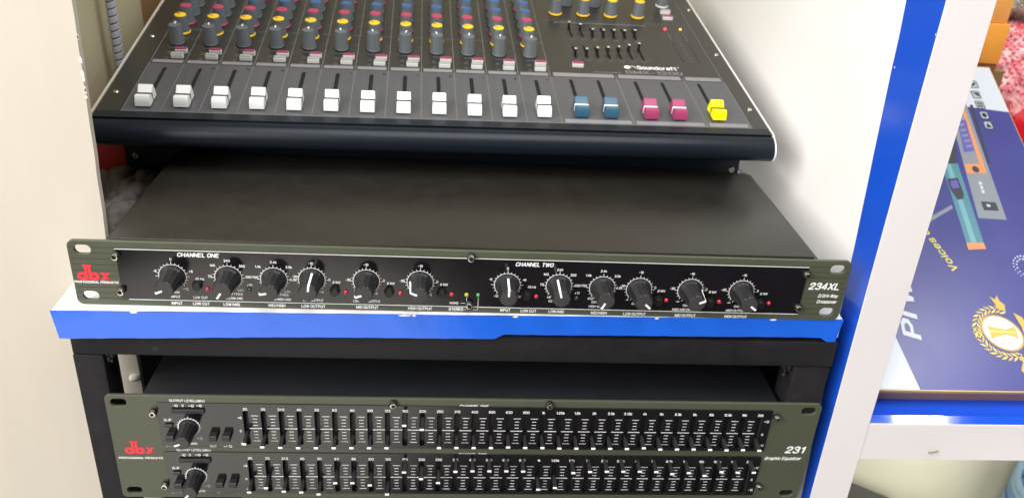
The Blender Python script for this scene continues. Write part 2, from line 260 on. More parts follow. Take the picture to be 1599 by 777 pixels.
XB=[[-167.9,16.1],[-85.1,14.4],[-51.7,14.5],[-19.1,14.7],[34.2,14.6],[118.8,12.9],[152.6,12.5],[185.8,12.5]]
XE=[[-162.3,13.3,"r"],[-137.1,13.5,"g"],[-78.5,13.3,"r"],[-44.9,13.7,"r"],[-12.9,13.6,"r"],[-3.5,13.5,"y"],[3.8,13.5,"G"],[40.5,13.5,"r"],[66.1,13.1,"g"],[124.4,13.0,"r"],[159.0,12.8,"r"],[192.0,12.5,"r"]]
XS=[[-213.3,35.2],[-213.4,11.1],[-1.7,40.4],[-1.6,6.8],[212.3,34.7],[211.9,10.2]]
ES=[[-205.5,-79.4],[-205.5,-141.9],[-49.2,-70.0],[55.6,-69.1],[215.5,-77.4],[214.7,-140.3]]
Z1=[-97.7,-100.2,-100.5,-100.6,-100.5,-100.4,-100.2,-100.1,-100.0,-80.9,-84.1,-99.5,-99.3,-99.2,-99.1,-98.4,-98.8,-98.7,-99.0,-98.9,-98.9,-98.9,-98.9,-98.1,-99.1,-98.9,-98.8,-99.1,-99.3,-99.0,-99.4]
Z2=[-139.8,-135.9,-138.9,-139.6,-141.3,-131.1,-131.0,-132.9,-141.1,-121.1,-127.0,-130.4,-120.2,-119.7,-119.6,-119.5,-119.6,-136.0,-134.4,-120.7,-119.6,-119.2,-119.1,-119.0,-119.2,-121.1,-120.0,-122.4,-118.9,-119.3,-119.3]
# ------------------------------------------------------------------ the setting
ob('floor', mesh('floor', [(-5000, -5000, -900), (5000, -5000, -900), (5000, 900, -900), (-5000, 900, -900)], [(0, 1, 2, 3)]), mat('floor_tile', (.11, .105, .10), .35, var=.08, vscale=3), kind='structure')
ob('back_wall', box(-900, 1200, 640, 660, -900, 900), M['beige'], kind='structure')
ob('side_wall', box(-330, -300, 59, 345, 0, 700), M['beige'], kind='structure')
lw = ob('lower_wall', box(290, 900, 232, 250, -900, -122), mat('pale_yellow_wall', (.84, .82, .62), .6, var=.05, vscale=6, bump=.2, bscale=60), kind='structure')

wd = tag(ob('wood_board', box(-335, -301, 347, 520, -200, 600, .8), M['wood']), 'brown wooden board standing far back beside the beige wall at upper left', 'board')

# cream board at the left, standing in front of the beige wall
cb = thing('upright_board', 'wide cream painted upright board at the left behind the blue shelf end', 'board', (-232, 40, -150))
E0 = [(700, -227), (184, -230.4), (100, -232.7), (25, -235.2), (0, -235), (-69, -228.5), (-500, -226)]
edge = []
for (z0, x0), (z1, x1) in zip(E0, E0[1:]):
    n = max(1, int(abs(z0-z1)/9)) if z0 < 300 else 2
    for i in range(n): t = i/n; edge.append((x0+(x1-x0)*t+random.uniform(-.25, .25), z0+(z1-z0)*t))
edge.append((E0[-1][1], E0[-1][0]))
me = prism([(-900, 700)]+edge+[(-900, -500)], 'y', 40, 45); me.transform(Matrix.Translation((.232, -.04, .15)))
ob('panel', me, M['cream'], cb)
for k in range(9):
    z = random.uniform(118, 160); w = random.uniform(.7, 1.7); h = random.uniform(1.5, 4.5)
    x = -232.1+(z-100)*.027
    ob('paint_chip', prism([(x-w, z), (x-.3, z+h/2), (x+.1, z+.2), (x+.15, z-h/2), (x-w*.7, z-h*.4)], 'y', 39.6, 40.2), M['chip'], cb, (232, -40, 150))

# right upright board: white with a blue strip along its inner face
rb = thing('upright_board', 'white laminated upright board with a blue strip, between the rack and the boxes', 'board', (268, 0, -200))
def lean(me, x_of_z=lambda z: -.0165*(z+10)):
    for v in me.vertices: v.co.x += x_of_z(v.co.z/S)*S
    return me
def rboard(name, me, m): me = lean(me); me.transform(Matrix.Translation((-.268, 0, .2))); return ob(name, me, m, rb)
rboard('panel', box(256.6, 284, .5, 640, -700, 420, .6), M['wallw'])
rboard('front_edge', box(256, 284.6, -.6, .45, -700, 420, .25), M['boardw'])
st = [(-.2, -700), (-.2, 420)]; n = 60
for i in range(n+1):
    z = 420-1120*i/n; yy = 12+ (z+166)*.0815 if z > -166 else 12+(z+166)*.02
    st.append((yy+random.uniform(-.35, .35), z))
rboard('blue_strip', prism(st, 'x', 256.05, 256.6), M['blue2'])
for cy, cz, w, h in ((35.6, 160, .9, 1.4), (1.1, 188, .6, 1.6)):
    rboard('strip_chip', prism([(cy-w/2, cz), (cy, cz+h/2), (cy+w/2, cz+h*.1), (cy+w*.2, cz-h/2)], 'x', 255.9, 256.2), M['chip'])

# ------------------------------------------------------------------ the blue edged shelf carrying the crossover
sh = thing('shelf', 'white shelf with blue taped front edge under the crossover', 'shelf', (0, 0, -14))
pts = [(-254, -7.6), (246, 1.6), (246.6, 10), (251, 30), (254.8, 60), (254.8, 620), (-233, 620), (-233, 39.6), (-254, 39.6)]
ob('shelf_board', prism(pts, 'z', -.2, 13.9, .2), M['shelfw'], sh)
ol = [(-254.6, .1)]
for i in range(61):
    x = -254.6+ (246.4+254.6)*i/60; ol.append((x, .05+random.uniform(-.12, .12)))
low = []
for i in range(81):
    x = 246-(246+252.5)*i/80
    z = -17.3 if x > 236.5 else (-14.0 if x > 16 else (-17.4 if x > -100 else -17.4-(-100-x)*.017))
    low.append((x-(1.5 if x > 236 else 0), z+random.uniform(-.2, .2)))
me = prism(ol[1:]+low, 'y', -.7, 0)
for v in me.vertices: v.co.y += (-7.7+(v.co.x/S+254)*.01865)*S; v.co.z += .014
ob('edge_tape', me, M['blue'], sh)
for x, w in ((-206, 5), (-42, 9), (-36, 3), (28, 4), (120, 3), (198, 5)):
    y = -8.5+(x+254)*.01865
    ob('tape_chip', prism([(x-w/2, 13.6), (x-w*.2, 12.9), (x+w*.3, 13.1), (x+w/2, 13.7), (x, 14.15)], 'y', y-.02, y+.5), M['chip'], sh)

# black iron frame under the shelf
fr = thing('equipment_rack', 'black painted angle iron frame holding the equalizer under the shelf', 'equipment rack', (0, 0, -500))
def fpart(name, me): me.transform(Matrix.Translation((0, 0, .5))); return ob(name, me, M['frame'], fr)
fpart('top_bar', box(-251, 247, .2, 22, -37.5, -17.8, 1.2, 2))
fpart('post', box(-251.6, -232.5, .4, 22, -500, -37.9, 1.2, 2)); fpart('post', box(221, 246.5, .4, 22, -500, -37.9, 1.2, 2))
fpart('dark_panel', box(-264, -262, 60, 400, -500, -15, .3)); fpart('dark_panel', box(249, 251, 24, 400, -500, -15, .3)); fpart('dark_panel', box(-261, 248.5, 401, 404, -500, -15, .3))  # black panels added so the gaps around the equalizer read dark
fpart('rear_post', box(-251, -232, 380, 400, -500, -18, 1.2)); fpart('rear_post', box(222, 246, 380, 400, -500, -18, 1.2))
# dark weld bead in each corner
for sx in (-1, 1):
    x = -231.5 if sx < 0 else 220
    bm = bmesh.new()
    for k in range(16):
        bmesh.ops.create_icosphere(bm, subdivisions=1, radius=random.uniform(1, 2.4), matrix=Matrix.Translation((x-sx*random.uniform(0, 4), random.uniform(3, 8), -39-random.uniform(0, 9))))
    me = bm_mesh('weld', bm, 80); fpart('weld_bead', me)

# ------------------------------------------------------------------ shared rack parts
def knob_mesh(Ln, r0, r1):
    return lathe([(r0, 0), (r0, 1.6), (r0*.97, 2.2), (r0*.93, 2.6), (r0*.90, 4.2), (r1*1.10, 6.2), (r1*1.02, Ln-.9), (r1*.98, Ln-.25), (r1*.93, Ln)], 72, 'y', .035, 12)
KN = knob_mesh(17, 7.5, 5.6); KF = lathe([(5.0, 17.0), (5.0, 17.08), (4.6, 17.12)], 40)
def pointer_mesh(Ln, r1, side=True):
    w = .62; vs = []; prof = [(1.4, Ln+.1), (1.4, Ln+.32), (r1+.12, Ln+.32)]
    if side: prof += [(r1+.35, Ln-.6), (r1*1.12+.35, 6.0), (r1*1.19+.3, 4.3)]
    for r, h in prof: vs += [(-w, -h, r), (w, -h, r)]
    k = len(prof)
    # inner skin so the bar is solid
    inner = [(1.4, Ln-.3), (1.4, Ln-.2), (r1-.4, Ln-.3)]+([(r1-.3, Ln-1), (r1*1.05-.3, 6), (r1*1.1, 4.3)] if side else [])
    for r, h in inner: vs += [(-w, -h, r), (w, -h, r)]
    fs = []
    for i in range(k-1):
        a, b, c, d = 2*i, 2*i+1, 2*i+3, 2*i+2; A = 2*k
        fs += [(a, b, c, d), (A+a, A+d, A+c, A+b), (a, d, A+d, A+a), (b, A+b, A+c, c)]
    fs += [(2*k-2, 2*k-1, 4*k-1, 4*k-2)]
    return mesh('pointer', vs, fs)
PT = pointer_mesh(17, 5.6)
def dial_mesh(r, w, tick, a0, a1, step, tw=.32, long=()):
    vs, fs = [], []
    def quad(pts): n = len(vs); vs.extend(pts); fs.append((n, n+1, n+2, n+3))
    a = a0
    while a < a1:
        b = min(a+5, a1); p = lambda rr, t: (rr*math.sin(R(t)), 0, rr*math.cos(R(t)))
        quad([p(r, a), p(r+w, a), p(r+w, b), p(r, b)]); a += 5
    a = a0-15
    while a <= a1+15.1:
        t = tick*(1.6 if round(a) in long else 1); c, s = math.cos(R(a)), math.sin(R(a))
        q = lambda rr, o: (rr*s+o*c, 0, rr*c-o*s)
        quad([q(r, -tw/2), q(r+t, -tw/2), q(r+t, tw/2), q(r, tw/2)]); a += step
    return mesh('dial', vs, fs)
DIAL = dial_mesh(7.95, .36, 1.35, -135, 135, 15, .30, (0, -90, 90)); DIAL2 = dial_mesh(6.6, .55, 1.2, -135, 135, 15, .52, (0,))
SCREW = lathe([(2.05, -1), (2.05, 3.4), (1.85, 3.8), (1.3, 3.85), (1.2, 2.6)], 24)
WASH = lathe([(2.5, -.6), (2.5, 1.4), (2.3, 1.6), (2.1, 1.6)], 24)
HEX = lathe([(1.2, 3.0), (1.2, 3.4)], 6)
def screw(parent, x, z, y=0):
    s = ob('screw', SCREW, M['steel'], parent, (x, y, z)); ob('washer', WASH, M['button'], s); ob('hex_socket', HEX, M['void'], s); return s
LED = lathe([(1.35, -1), (1.35, .6), (1.2, 1.1), (.8, 1.5), (.3, 1.65)], 20, smooth=60)
BTN = lathe([(2.5, -1), (2.5, 3.6), (2.3, 4.0)], 28); BRIM = lathe([(3.3, -.2), (3.3, .25), (2.55, .25)], 28)
def lettering(parent, L, y, m=None):
    for t, x, z, h, w, st in L:
        me = text_mesh(t, h, w, st)
        ob('lettering', me, m or M['white'], parent, (x, y, z), (R(90), 0, 0))
def bars_mesh(rects):
    vs, fs = [], []
    for x0, x1, z0, z1 in rects:
        n = len(vs); vs += [(x0, 0, z0), (x1, 0, z0), (x1, 0, z1), (x0, 0, z1)]; fs.append((n, n+1, n+2, n+3))
    return mesh('bars', vs, fs)
def ring2(cx, cz, r, ri, n=24):
    vs = []; fs = []
    for i in range(n): a = 2*math.pi*i/n; vs += [(cx+r*math.cos(a), 0, cz+r*math.sin(a)*.95), (cx+ri*math.cos(a), 0, cz+ri*math.sin(a)*.95)]
    for i in range(n): j = (i+1) % n; fs.append((2*i, 2*j, 2*j+1, 2*i+1))
    return vs, fs
def logo(parent, x, z, w, y, rake=0.0):
    """red maker's mark: round d and b with their stems side by side, slab x"""
    s = w/21.0; vs, fs = [], []
    def add(V, F): n = len(vs); vs.extend(V); fs.extend([tuple(k+n for k in f) for f in F])
    def rect(x0, x1, z0, z1): add([(x0, 0, z0), (x1, 0, z0), (x1, 0, z1), (x0, 0, z1)], [(0, 1, 2, 3)])
    add(*ring2(-6.6, 2.6, 3.1, 1.05)); rect(-4.8, -3.1, 0, 10.4); rect(-5.5, -3.1, 9.6, 10.9)
    add(*ring2(.6, 2.6, 3.1, 1.05)); rect(-2.6, -.9, 0, 10.4); rect(-2.6, -.2, 9.6, 10.9)
    for sx in (1, -1):
        V = [(sx*-2.6+7.2, 0, 5.1), (sx*-.6+7.2, 0, 5.1), (sx*2.6+7.2, 0, .2), (sx*.6+7.2, 0, .2)]
        add(V if sx > 0 else V[::-1], [(0, 1, 2, 3)])
    rect(4.2, 6.9, 4.5, 5.3); rect(7.9, 10.2, 4.5, 5.3); rect(4.2, 6.9, -.1, .8); rect(7.9, 10.4, -.1, .8)
    vs = [((a+rake*c)*s, i*.00, c*s) for i, (a, b, c) in enumerate(vs)]
    me = mesh('logo', vs, fs)
    # overlapping strokes: lift each face a hair so none share a plane
    for i, p in enumerate(me.polygons):
        for v in p.vertices: me.vertices[v].co.y = -(.00002+.0000015*(i % 5))
    return ob('logo', me, M['red'], parent, (x, y, z))

# ------------------------------------------------------------------ crossover (top unit)
X = thing('rack_crossover', 'one-unit olive rack crossover with twelve black knobs on the blue edged shelf', 'audio crossover', (0, 0, 0))
def slot(cx, cz, w=9.6, h=6.2): return rrect(cx-w/2, cx+w/2, cz-h/2, cz+h/2, h/2-.05, 6)
me = up(flat([rrect(-241.3, 241.3, 0, 44, 4.2)]+[slot(sx*232.6, z) for sx in (-1, 1) for z in (6.3, 38)]+[rrect(-205, 205, 9, 35, 1)], 2.4, .25)); 
ob('front_panel', me, M['olive'], X, (0, 1.2, 0))
me = up(flat([rrect(-213.6, 213.2, 4.6, 39.2, .5)], .5, .05))
ob('face_plate', me, M['plate'], X, (0, -.26, 0))
g = [4.7+3.88*k for k in range(10)]
for x0, x1 in ((-240.6, -214.2), (213.8, 240.6)):
    rects = []
    for z in g:
        a, b = x0, x1
        if abs(z-38.5) < 3 or abs(z-6.3) < 3.2:          # stop at the mounting slots
            lo, hi = (-237.6, -227.6) if x0 < 0 else (227.6, 237.6)
            rects += [(a, lo, z-.14, z+.14), (hi, b, z-.14, z+.14)]
        else: rects.append((a, b, z-.14, z+.14))
    ob('groove_lines', bars_mesh(rects), M['groove'], X, (0, -.04, 0))
ob('white_rule', bars_mesh([(-214, 213.2, 39.0, 39.45)]), M['white'], X, (0, -.56, 0))
ob('white_rule', bars_mesh([(-210, 213.2, 4.35, 4.8)]), M['white'], X, (0, -.56, 0))
ob('white_rule', bars_mesh([(-7, -3.3, 7.0, 7.25), (-3.45, -3.2, 7.3, 11.4)]), M['white'], X, (0, -.56, 0))
ob('white_rule', bars_mesh([(-5.3, -3.6, 2.4, 2.65), (1, 3.8, 2.4, 2.65), (3.85, 4.1, 2.4, 11.4)]), M['white'], X, (0, -.57, 0))
bm = bmesh.new(); box_bm(bm, -217.5, 216.3, 2.6, 143, 1.2, 45.2, .8, 2)
ob('top_cover', bm_mesh('cover', bm, 40), M['cover'], X)
for i, x in enumerate((-219.4, 216.5)):      # folded lip of the cover along each side
    ob('cover_lip', box(x, x+2.8, 2.7, 142.5, 36, 44.2, .4), M['cover'], X)
for x, z, a in XK:
    k = ob('knob', KN, M['rubber'], X, (x, -.5, z), (0, R(a), 0)); ob('knob_face', KF, M['knobface'], k); ob('pointer', PT, M['white'], k)
    ob('dial_scale', DIAL, M['white'], X, (x, -.57, z))
for x, z in XB: b = ob('push_button', BTN, M['button'], X, (x, -.5, z)); ob('button_collar', BRIM, M['groove'], b)
for x, z, c in XE: ob('indicator_light', LED, M[{'r': 'ledr', 'g': 'ledg', 'y': 'ledy', 'G': 'ledG'}[c]], X, (x, -.5, z))
for x, z in XS: screw(X, x, z, -.5)
LX = [q for q in XLT if q[0] not in ('234XL',)]
lettering(X, [q for q in LX if -213.4 < q[1] < 213 and 4.7 < q[2] < 39], -.58)
lettering(X, [q for q in XLT if not (-213.4 < q[1] < 213 and 4.7 < q[2] < 39)], -.08)
logo(X, -229, 17.3, 20.5, -.1)

# ------------------------------------------------------------------ graphic equalizer (lower unit)
EX, EZ = 5.4, -154.6
Q = thing('graphic_equalizer', 'two-unit olive graphic equalizer with two rows of sliders in the black frame', 'graphic equalizer', (EX, -2.4, EZ))
def qx(x): return x-EX
def qz(z): return z-EZ
me = up(flat([rrect(-241.3, 241.3, 0, 87.6, 3.4)]+[slot(sx*232.6, z, 10.5, 6.2) for sx in (-1, 1) for z in (6.3, 81.6)]+[rrect(-160, 201, 4.8, 37, 1), rrect(-160, 201, 46.5, 79.3, 1)], 2.4, .25))
ob('front_panel', me, M['olive'], Q, (0, 1.2, 0))
SX = [-146.6+350.6*i/30 for i in range(31)]
for (z0, z1, za, zb, Z) in ((-108.2, -72.2, -106.3, -77.6, Z1), (-149.6, -113.4, -148.2, -119.6, Z2)):
    holes = [rrect(qx(x)-1.75, qx(x)+1.75, qz(za), qz(zb), 1.7, 4) for x in SX]
    fp = ob('face_plate', up(flat([rrect(qx(-203.4), qx(212.4), qz(z0), qz(z1), 1.4)]+holes, .8, .12)), M['plate'], Q, (0, -.42, 0))
    ob('slot_shade_sheet', box(qx(-150), qx(208), 9, 10, qz(za)-2, qz(zb)+2), M['void'], Q)  # black sheet standing in for the shade inside the slider slots
    mid = (za+zb)/2-.4
    rects = []
    for lv in range(-4, 5):
        zz = lv*2.64; hw = 4.1 if lv == 0 else (2.4 if abs(lv) == 4 else 1.45); rects.append((-hw, hw, zz-.21-(.05 if lv == 0 else 0), zz+.21+(.05 if lv == 0 else 0)))
    gm = bars_mesh(rects)
    for i in range(30): ob('gain_scale', gm, M['white'], Q, (qx((SX[i]+SX[i+1])/2), -.86, qz(mid)))
    for i, x in enumerate(SX):
        z = Z[i]+.6
        if i == 0:
            bm = bmesh.new(); box_bm(bm, -.9, .9, -9.8, 8, -1.3, 1.3, .3); SL = bm_mesh('stem', bm)
            v = [(-.8, -1, -1.4), (.8, -1, -1.4), (.8, -1, 2.4), (-.8, -1, 2.4), (-1.15, -11, -.9), (1.15, -11, -.9), (1.15, -11, .9), (-1.15, -11, .9)]
            SG = mesh('grip', v, [(0, 1, 2, 3), (4, 7, 6, 5), (0, 4, 5, 1), (1, 5, 6, 2), (2, 6, 7, 3), (3, 7, 4, 0)])
            ST = box(-1.4, 1.4, -11.6, -10.9, -.75, .6, .15)
        s = ob('slider', SG, M['rubber'], Q, (qx(x), 0, qz(z))); ob('slider_stem', SL, M['button'], s); ob('slider_tip', ST, M['white'], s)
    fz = -76.6 if Z is Z1 else -118.4
    for i, x in enumerate(SX):
        t = '20 25 31.5 40 50 63 80 100 125 160 200 250 315 400 500 630 800 1k 1.25k 1.6k 2k 2.5k 3.15k 4k 5k 6.3k 8k 10k 12.5k 16k 20k'.split()[i]
        ob('lettering', text_mesh(t, 2.1, None, 'b' if i > 16 else 'n'), M['white'], Q, (qx(x), -.87, qz(fz+.2+.0*i)), (R(90), 0, 0))
lettering(Q, [(t, qx(x), qz(z), h, w, s) for t, x, z, h, w, s in ELT if -203 < x < 212 and (-108 < z < -72.5 or -149 < z < -114)], -.88)
lettering(Q, [(t, qx(x), qz(z), h, w, s) for t, x, z, h, w, s in ELT if not (-203 < x < 212 and (-108 < z < -72.5 or -149 < z < -114))], -.06 if True else 0)
KN2 = knob_mesh(17, 6.2, 5.0); KF2 = lathe([(4.5, 17.0), (4.5, 17.08), (4.1, 17.12)], 40); PT2 = pointer_mesh(17, 5.0, False)
for x, z, a in ((-184.3, -91.8, -112), (-184.1, -134.6, -142)):
    k = ob('knob', KN2, M['rubber'], Q, (qx(x), -.8, qz(z)), (0, R(a), 0)); ob('knob_face', KF2, M['knobface'], k); ob('pointer', PT2, M['white'], k)
    ob('dial_scale', DIAL2, M['white'], Q, (qx(x), -.87, qz(z)))
for x0, z in ((-193.7, -77.9), (-193.6, -119.8)):
    lm = ob('level_meter', box(qx(x0), qx(x0+21), -2.6, -.82, qz(z-1.5), qz(z+1.5), .2), M['button'], Q)
    for k in range(4): ob('meter_segment', box(qx(x0+.6+k*5.1), qx(x0+5.3+k*5.1), -2.75, -2.5, qz(z-1.0), qz(z+1.0)), M['kdark'], lm)
for x, z in ((-196.8, -90), (-196.4, -131)): ob('clip_light', box(qx(x-2.6), qx(x+2.6), -2.4, -.82, qz(z-1.1), qz(z+1.1), .3), M['button'], Q)
for x, z in ((-196, -98), (-168.2, -97.6), (-159.5, -97.5), (-195.4, -139.4), (-167.7, -138.4), (-158.7, -138.3)):
    ob('push_button', box(qx(x-2.6), qx(x+2.6), -6, -.7, qz(z-2.2), qz(z+2.2), .35), M['button'], Q)
for x, z in ES: screw(Q, qx(x), qz(z), -.6)
logo(Q, qx(-219.4), qz(-115.4), 20.5, -.1)
ob('top_cover', box(qx(-213), qx(217), 2.6, 210, 1.5, 85.6, .8, 2), M['cover2'], Q)

# ------------------------------------------------------------------ mixing console
U = Vector((.9994, .0349, 0)); V = Vector((-.0343, .9833, .1788)); N = Vector((.0062, -.1787, .9839))
V = (V-U*V.dot(U)).normalized(); N = U.cross(V)
X3 = Matrix((U, V, N)).transposed()
MX = thing('mixing_console', 'twelve channel black audio mixer with white faders standing just behind the crossover', 'audio mixer', (223.5, 143, 84.9), X3.to_euler())
T = R(10.3)
def FZ(f, z): return (f*math.cos(T)+z*math.sin(T), -f*math.sin(T)+z*math.cos(T))
prof = [(-15.2, -3.4), (-18.5, -4.3), (-21.5, -6), (-24, -8.6), (-25.6, -12), (-25.9, -15.4), (-24.8, -18.6), (-22, -21), (-18, -22), (-6, -22)]
outer = prof+[(-5, -24), (-2, -40.6), (330, -40.6), (318, 54.0)]
pr = [FZ(*q) for q in outer]; pr[0] = (-15.4, -1.4)
ob('body', prism(pr[:9]+[FZ(-6, -22), FZ(320, -22), (330, -1.4)], 'x', -486, 0), M['body'], MX)
ob('base', prism([FZ(26, -22.1), FZ(26, -56), FZ(322, -56), FZ(322, -22.1)], 'x', -482, -4), M['body'], MX)
ob('slot_shade_sheet', box(-465, -16, -4, 180, -1.39, -1.32), M['void'], MX)  # black sheet put under the fader slots in place of their shade
for u0, u1, m in ((-487.8, -486.1, 'rail'), (.1, 1.2, 'railw')):
    ob('end_trim', prism([(-15.6, .9)]+[(a-.7, b-.2) for a, b in [FZ(*q) for q in prof[1:8]]]+[FZ(-10, -22.5), FZ(40, -22.5), (330, -18), (330, .9)], 'x', u0, u1, .2), M[m], MX)
def uplate(name, u0, u1, v0, v1, holes, m, top=0.0, th=1.3):
    return ob(name, flat([rrect(u0, u1, v0, v1, .3, 1)]+holes, th, .08), m, MX, (0, 0, top-th/2))
P12 = 25.88
SU = [-455.2+P12*i for i in range(12)]; MU = [-142, -119.6, -89, -66.8, -36]
fh = [rrect(u-1.5, u+1.5, 3, 62.5 if u < -150 else 66, 1.2, 3) for u in SU+MU]
gu = [-129.5+9.7*i for i in range(7)]
gh = [rrect(u-1, u+1, 148, 171, .9, 3) for u in gu]+[rrect(u-1-2, u+1-2, 106, 131, .9, 3) for u in gu]
uplate('margin_panel', -486, 0, -15.3, -7, [], M['body'])
uplate('margin_panel', -486, -469.3, -6.9, 329, [], M['mplate']); uplate('margin_panel', -11.8, 0, -6.9, 329, [], M['mplate'])
uplate('fader_panel', -469.2, -11.9, -6.9, 69.4, fh, M['fplate'])
uplate('channel_panel', -469.2, -157.2, 69.5, 329, [], M['mplate']); uplate('master_panel', -157.1, -11.9, 69.5, 329, gh, M['mplate'])
def lines(name, rects, m, h=.12):
    vs, fs = [], []
    for u0, v0, u1, v1, w in rects:
        d = Vector((u1-u0, v1-v0)); nn = Vector((-d.y, d.x)).normalized()*w/2; n = len(vs)
        vs += [(u0+nn.x, v0+nn.y, h), (u0-nn.x, v0-nn.y, h), (u1-nn.x, v1-nn.y, h), (u1+nn.x, v1+nn.y, h)]; fs.append((n, n+1, n+2, n+3))
    return ob(name, mesh('lines', vs, fs), m, MX)
SEP = [-468.4+P12*i for i in range(13)]
for s in SEP: lines('divider_line', [(s, -6, s, 320, .55)], M['line'])
lines('divider_line', [(-103.4, -6, -103.4, 75, .8)], M['line']); lines('divider_line', [(-47.2, -6, -47.2, 75, .8)], M['line'])
lines('divider_line', [(-13.4, -6, -13.4, 320, .55)], M['line']); lines('divider_line', [(-468.4, -6.2, -13.4, -6.2, .6)], M['line'])
lines('divider_line', [(-468.4, 133, -157.5, 133, .3)], M['dim']); lines('divider_line', [(-155, 185, -13, 185, .3)], M['dim'])
lines('white_bar', [(-142, 180.2, -56, 180.2, 1.4)], M['greyp'], .14)
for i in range(12): ob('scribble_strip', box(SEP[i]+1.6, SEP[i+1]-1.6, 70.2, 75.2, .02, .3), M['strip'], MX)
for a, b in ((-155.3, -105.2), (-101.4, -49.2), (-45.2, -15)):
    ob('scribble_strip', box(a, b, 70.2, 76.6, .02, .3), M['strip'], MX); ob('scribble_strip', box(a, b, -5.6, -.4, .02, .3), M['strip'], MX)
# faders
FP = [(-8.6, 1.0), (-8.2, 4), (-6.9, 7.6), (-6, 8.3), (-4.6, 8.2), (-1.0, 6.7), (0, 6.5), (1.0, 6.9), (5, 10.6), (6.2, 10.9), (7.1, 10.2), (8.3, 4), (8.6, 1.0)]
bm = bmesh.new()
va = [bm.verts.new((-5.2+.35*(h > 6), v, h)) for v, h in FP]; vb = [bm.verts.new((5.2-.35*(h > 6), v, h)) for v, h in FP]
bm.faces.new(va); bm.faces.new(vb[::-1])
for i in range(len(FP)): j = (i+1) % len(FP); bm.faces.new((va[j], va[i], vb[i], vb[j]))
bmesh.ops.bevel(bm, geom=list(bm.edges), offset=.25, segments=2, affect='EDGES')
FC = bm_mesh('fader', bm, 40)
FLN = mesh('line', [(-5.3, -.55, 7.0), (5.3, -.55, 7.0), (5.3, .55, 7.2), (-5.3, .55, 7.2), (-5.3, -.45, 1.4), (5.3, -.45, 1.4), (5.3, .45, 1.4), (-5.3, .45, 1.4)], [(0, 1, 2, 3), (0, 3, 7, 4), (1, 5, 6, 2), (0, 4, 5, 1), (3, 2, 6, 7)])
STM = box(-.7, .7, -2.5, 2.5, -6, 2)
fdim = []
for k, u in enumerate(SU+MU):
    m, lm = (('fwhite', 'ink'), ('fblue', 'white'), ('fpink', 'white'), ('fyel', 'ink'))[0 if k < 12 else (1 if k < 14 else (2 if k < 16 else 3))]
    v = 7.6+random.uniform(-.8, .8) if k < 12 else (10.2 if k < 16 else 11.4)
    f = ob('fader', FC, M[m], MX, (u, v, 0)); ob('centre_line', FLN, M[lm], f); ob('fader_stem', STM, M['steel'], f)
    for i in range(10):
        vv = 8+5.5*i; fdim += [(u-6.3, vv, u-4.2, vv, .35)]
        if i % 2 == 0: fdim += [(u+4.2, vv, u+5.6, vv, .3)]
lines('level_marks', fdim, M['dim'], .1)
# channel buttons and knobs
BB = box(-4.6, 4.6, -1.9, 1.9, 0, 3.4, .3); BT = box(-4.4, 4.4, -1.7, 1.7, 3.4, 4.3, .25)
def mbutton(u, v, top):
    b = ob('push_button', BB, M['bwhite'], MX, (u, v, 0)); ob('button_cap', BT, M[top], b)
MK = lathe([(6.0, 0), (6.0, .9), (5.9, 1.0), (5.6, 1.6), (5.0, 14.5), (4.75, 15)], 32, 'z', .02, 10)
MKt = lathe([(4.5, 15.0), (4.5, 15.5), (4.2, 15.7)], 28, 'z'); MKr = lathe([(6.25, .05), (6.25, 1.3), (5.8, 1.9)], 28, 'z')
MKp = box(-.5, .5, .6, 4.4, 15.45, 15.95); MKsk = lathe([(6.6, .02), (6.6, .5)], 28, 'z')
MKh = lathe([(4.75, 14.9), (4.75, 15.35), (4.05, 15.35), (4.0, 15.05)], 28, 'z'); MKd = lathe([(3.9, 14.9), (3.9, 15.04)], 24, 'z')
def mknob(u, v, cap, ang, ring=None):
    k = ob('knob', MK, M['kgrey'], MX, (u, v, 0), (0, 0, R(ang)))
    ob('knob_skirt', MKsk, M['void'], k)
    if cap: ob('knob_cap', MKt, M[cap], k); ob('pointer', MKp, M['greyp'], k)
    else: ob('knob_rim', MKh, M['kgrey'], k); ob('knob_cap', MKd, M['kdark'], k); ob('pointer', MKp, M['white'], k)
    if ring: ob('knob_ring', MKr, M[ring], k)
ROWS = [(107.3, None, None), (126.6, 'cyel', 'cyel'), (146.0, 'cpink', 'cpink'), (165.6, 'cblue', None), (185.2, 'cblue', None), (204.8, 'cblue', 'cpink'), (224.4, 'cblue', None)]
tick = []
for i in range(12):
    u = -455.9+P12*i
    mbutton(u+7.1, 88.9, 'bpink'); mbutton(u+6.0, 79.6, 'bgrey')
    ob('mute_light', lathe([(1.1, 0), (1.1, .35), (.8, .6)], 12, 'z'), mat('mute_led', (.16, .02, .04) if i in (0, 4, 5, 7, 9, 11) else (.03, .02, .02), .3), MX, (u+10.3, 63.5, 0))
    for v, cap, ring in ROWS:
        a = {None: random.uniform(-6, 6), 'cyel': 60, 'cpink': 45}.get(cap, 50)+random.uniform(-15, 15)
        mknob(u, v, cap, a, ring)
        for d in range(-135, 136, 45): tick.append((u+7.2*math.sin(R(d)), v+7.2*math.cos(R(d)), u+8.4*math.sin(R(d)), v+8.4*math.cos(R(d)), .4))
        tick.append((u+9, v+7, u+13.5, v+7, .35)); tick.append((u-4, v-9.6, u+4, v-9.6, .5))
    for dv in (77, 80, 86.5, 89.5): tick.append((u-4, dv, u-.5, dv, .5))
lines('knob_markings', tick, M['dim'], .1)
for u, v in ((-138, 200.5), (-111.9, 200.5), (-85.8, 200.5), (-59.8, 200.5)): mknob(u, v, 'cyel', 40, 'cyel')
for u in (-125, -98): mknob(u, 224, 'cblue', 30)
mknob(-29.7, 230, None, 20, 'bwhite'); mbutton(-30.6, 211.6, 'bgrey'); mbutton(-31.4, 197.7, 'bpink'); mbutton(-132.8, 89.3, 'bpink')
